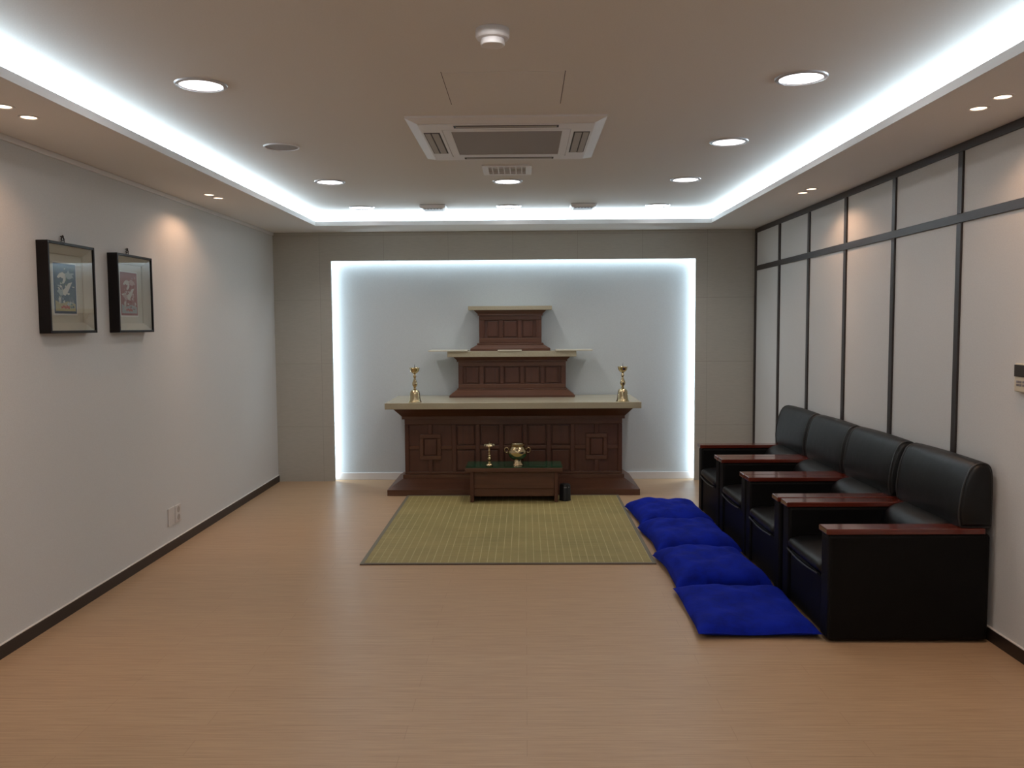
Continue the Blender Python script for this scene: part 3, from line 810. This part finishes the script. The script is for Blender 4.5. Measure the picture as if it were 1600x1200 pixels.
cushion(1.096, 5.060, 0.555, 0.71, 0.118, 0.045, 2, 'plump blue velvet floor cushion, second nearest in the row')
cushion(1.098, 5.785, 0.555, 0.71, 0.128, 0.055, 3, 'plump blue velvet floor cushion, third in the row, beside the mat corner')
cushion(1.088, 6.500, 0.555, 0.70, 0.125, 0.06, 4, 'plump blue velvet floor cushion, farthest of the row, nearest the altar')

# ------------------------------------------------------------------ black leather armchairs
def loft_y(bm, prof, ys):
    # prof: list of (x, z); ys: list of (y, scale about centroid)
    cx = sum(p[0] for p in prof) / len(prof); cz = sum(p[1] for p in prof) / len(prof)
    rings = []
    for y, s, fix in ys:
        rings.append([bm.verts.new((cx + (x - cx) * s, y, (cz + (z - cz) * s) if not fix else cz + (z - cz) * s)) for x, z in prof])
    k = len(prof)
    for A, B in zip(rings, rings[1:]):
        for i in range(k): bm.faces.new((A[i], A[(i + 1) % k], B[(i + 1) % k], B[i]))
    bm.faces.new(rings[0]); bm.faces.new(rings[-1])
def smooth_prof(pts, it=2):
    for _ in range(it):
        q = []
        for i, p in enumerate(pts):
            r = pts[(i + 1) % len(pts)]
            q.append((0.75 * p[0] + 0.25 * r[0], 0.75 * p[1] + 0.25 * r[1])); q.append((0.25 * p[0] + 0.75 * r[0], 0.25 * p[1] + 0.75 * r[1]))
        pts = q
    return pts
HW, DEP, AWD = 0.3585, 0.752, 0.110        # half width, depth, arm width
def armchair():
    t = thing('armchair', '', 'armchair', group='black leather armchairs along the right wall')
    iw = HW - AWD
    box_obj('base', M_hide, [(0.012, 0.70, -iw, iw, 0.012, 0.285)], t, 0.012, 3)
    for s in (-1, 1):
        y0, y1 = sorted((s * iw, s * HW))
        bm = bmesh.new(); add_box(bm, 0.0, DEP - 0.01, y0, y1, 0.012, 0.513)
        a = obj('armrest', bm, M_hide, t, 0.016, 3)
        bm = bmesh.new(); add_box(bm, -0.012, DEP - 0.035, y0 - 0.0, y1 + 0.0, 0.513, 0.539)
        c = obj('arm_cap', bm, M_arm, a, 0.004, 2); c['label'] = 'glossy mahogany arm cap'
    # seat cushion
    bm = bmesh.new()
    ny, hw2 = 14, iw - 0.004
    prof = smooth_prof([(-0.006, 0.300), (-0.012, 0.335), (0.012, 0.358), (0.10, 0.366), (0.35, 0.362), (0.54, 0.352), (0.54, 0.288), (0.05, 0.286)], 2)
    ys = [(-hw2, 0.93, 0)] + [(-hw2 + 0.012 + (2 * hw2 - 0.024) * k / ny, 0.985 + 0.02 * math.sin(PI * k / ny), 0) for k in range(ny + 1)] + [(hw2, 0.93, 0)]
    loft_y(bm, prof, ys)
    seat = obj('seat', bm, M_leather, t, smooth=60)
    bm = bmesh.new()
    add_tube(bm, [(-0.010 - 0.004 * math.sin(PI * k / 12), -hw2 + 0.01 + (2 * hw2 - 0.02) * k / 12, 0.296 - 0.010 * math.sin(PI * k / 12)) for k in range(13)], 0.004, 8)
    obj('piping', bm, M_pipe, seat, smooth=60)
    # lumbar roll between the arms
    bm = bmesh.new()
    prof = smooth_prof([(0.50, 0.36), (0.475, 0.42), (0.488, 0.485), (0.53, 0.530), (0.60, 0.548), (0.68, 0.545), (0.70, 0.36)], 2)
    ys = [(-hw2, 0.86, 0), (-hw2 + 0.010, 0.95, 0)] + [(-hw2 + 0.03 + (2 * hw2 - 0.06) * k / 8, 0.985 + 0.015 * math.sin(PI * k / 8), 0) for k in range(9)] + [(hw2 - 0.010, 0.95, 0), (hw2, 0.86, 0)]
    loft_y(bm, prof, ys)
    obj('lumbar_pad', bm, M_leather, t, smooth=60)
    # wide upper back
    bm = bmesh.new()
    P0 = smooth_prof([(0.612, 0.536), (0.608, 0.544), (0.598, 0.60), (0.610, 0.70), (0.632, 0.785), (0.662, 0.838), (0.712, 0.850), (0.747, 0.828), (0.754, 0.76), (0.754, 0.544), (0.750, 0.536)], 2)
    hb = HW - 0.005
    ys = [(-hb, 0.80, 0), (-hb + 0.006, 0.885, 0), (-hb + 0.016, 0.94, 0), (-hb + 0.034, 0.98, 0)] + [(-hb + 0.05 + (2 * hb - 0.10) * k / 8, 0.994 + 0.022 * math.sin(PI * k / 8) ** 0.8, 0) for k in range(9)] + [(hb - 0.034, 0.98, 0), (hb - 0.016, 0.94, 0), (hb - 0.006, 0.885, 0), (hb, 0.80, 0)]
    loft_y(bm, P0, ys)
    back = obj('backrest', bm, M_leather, t, smooth=60)
    cx = sum(p[0] for p in P0) / len(P0); cz = sum(p[1] for p in P0) / len(P0)
    for s in (-1, 1):
        bm = bmesh.new()
        add_tube(bm, [(cx + (x - cx) * 0.955, s * (hb - 0.020), cz + (z - cz) * 0.955) for x, z in P0], 0.0055, 8, True)
        obj('piping', bm, M_pipe, back, smooth=60)
    return t
a0 = armchair()
AL = ['black leather armchair with mahogany arm caps, nearest of the row of four',
      'black leather armchair with mahogany arm caps, second nearest of the row',
      'black leather armchair with mahogany arm caps, third of the row',
      'black leather armchair with mahogany arm caps, farthest, nearest the altar']
spots = [(1.402, 4.286, 0.0), (1.392, 5.028, 0.0), (1.389, 5.748, 0.0), (1.386, 6.468, 0.0)]
for i, (x, y, r) in enumerate(spots):
    if i == 0: a0.location = (x, y, 0); a0.rotation_euler = (0, 0, r); a0['label'] = AL[0]
    else: dup(a0, (x, y, 0), r, AL[i])
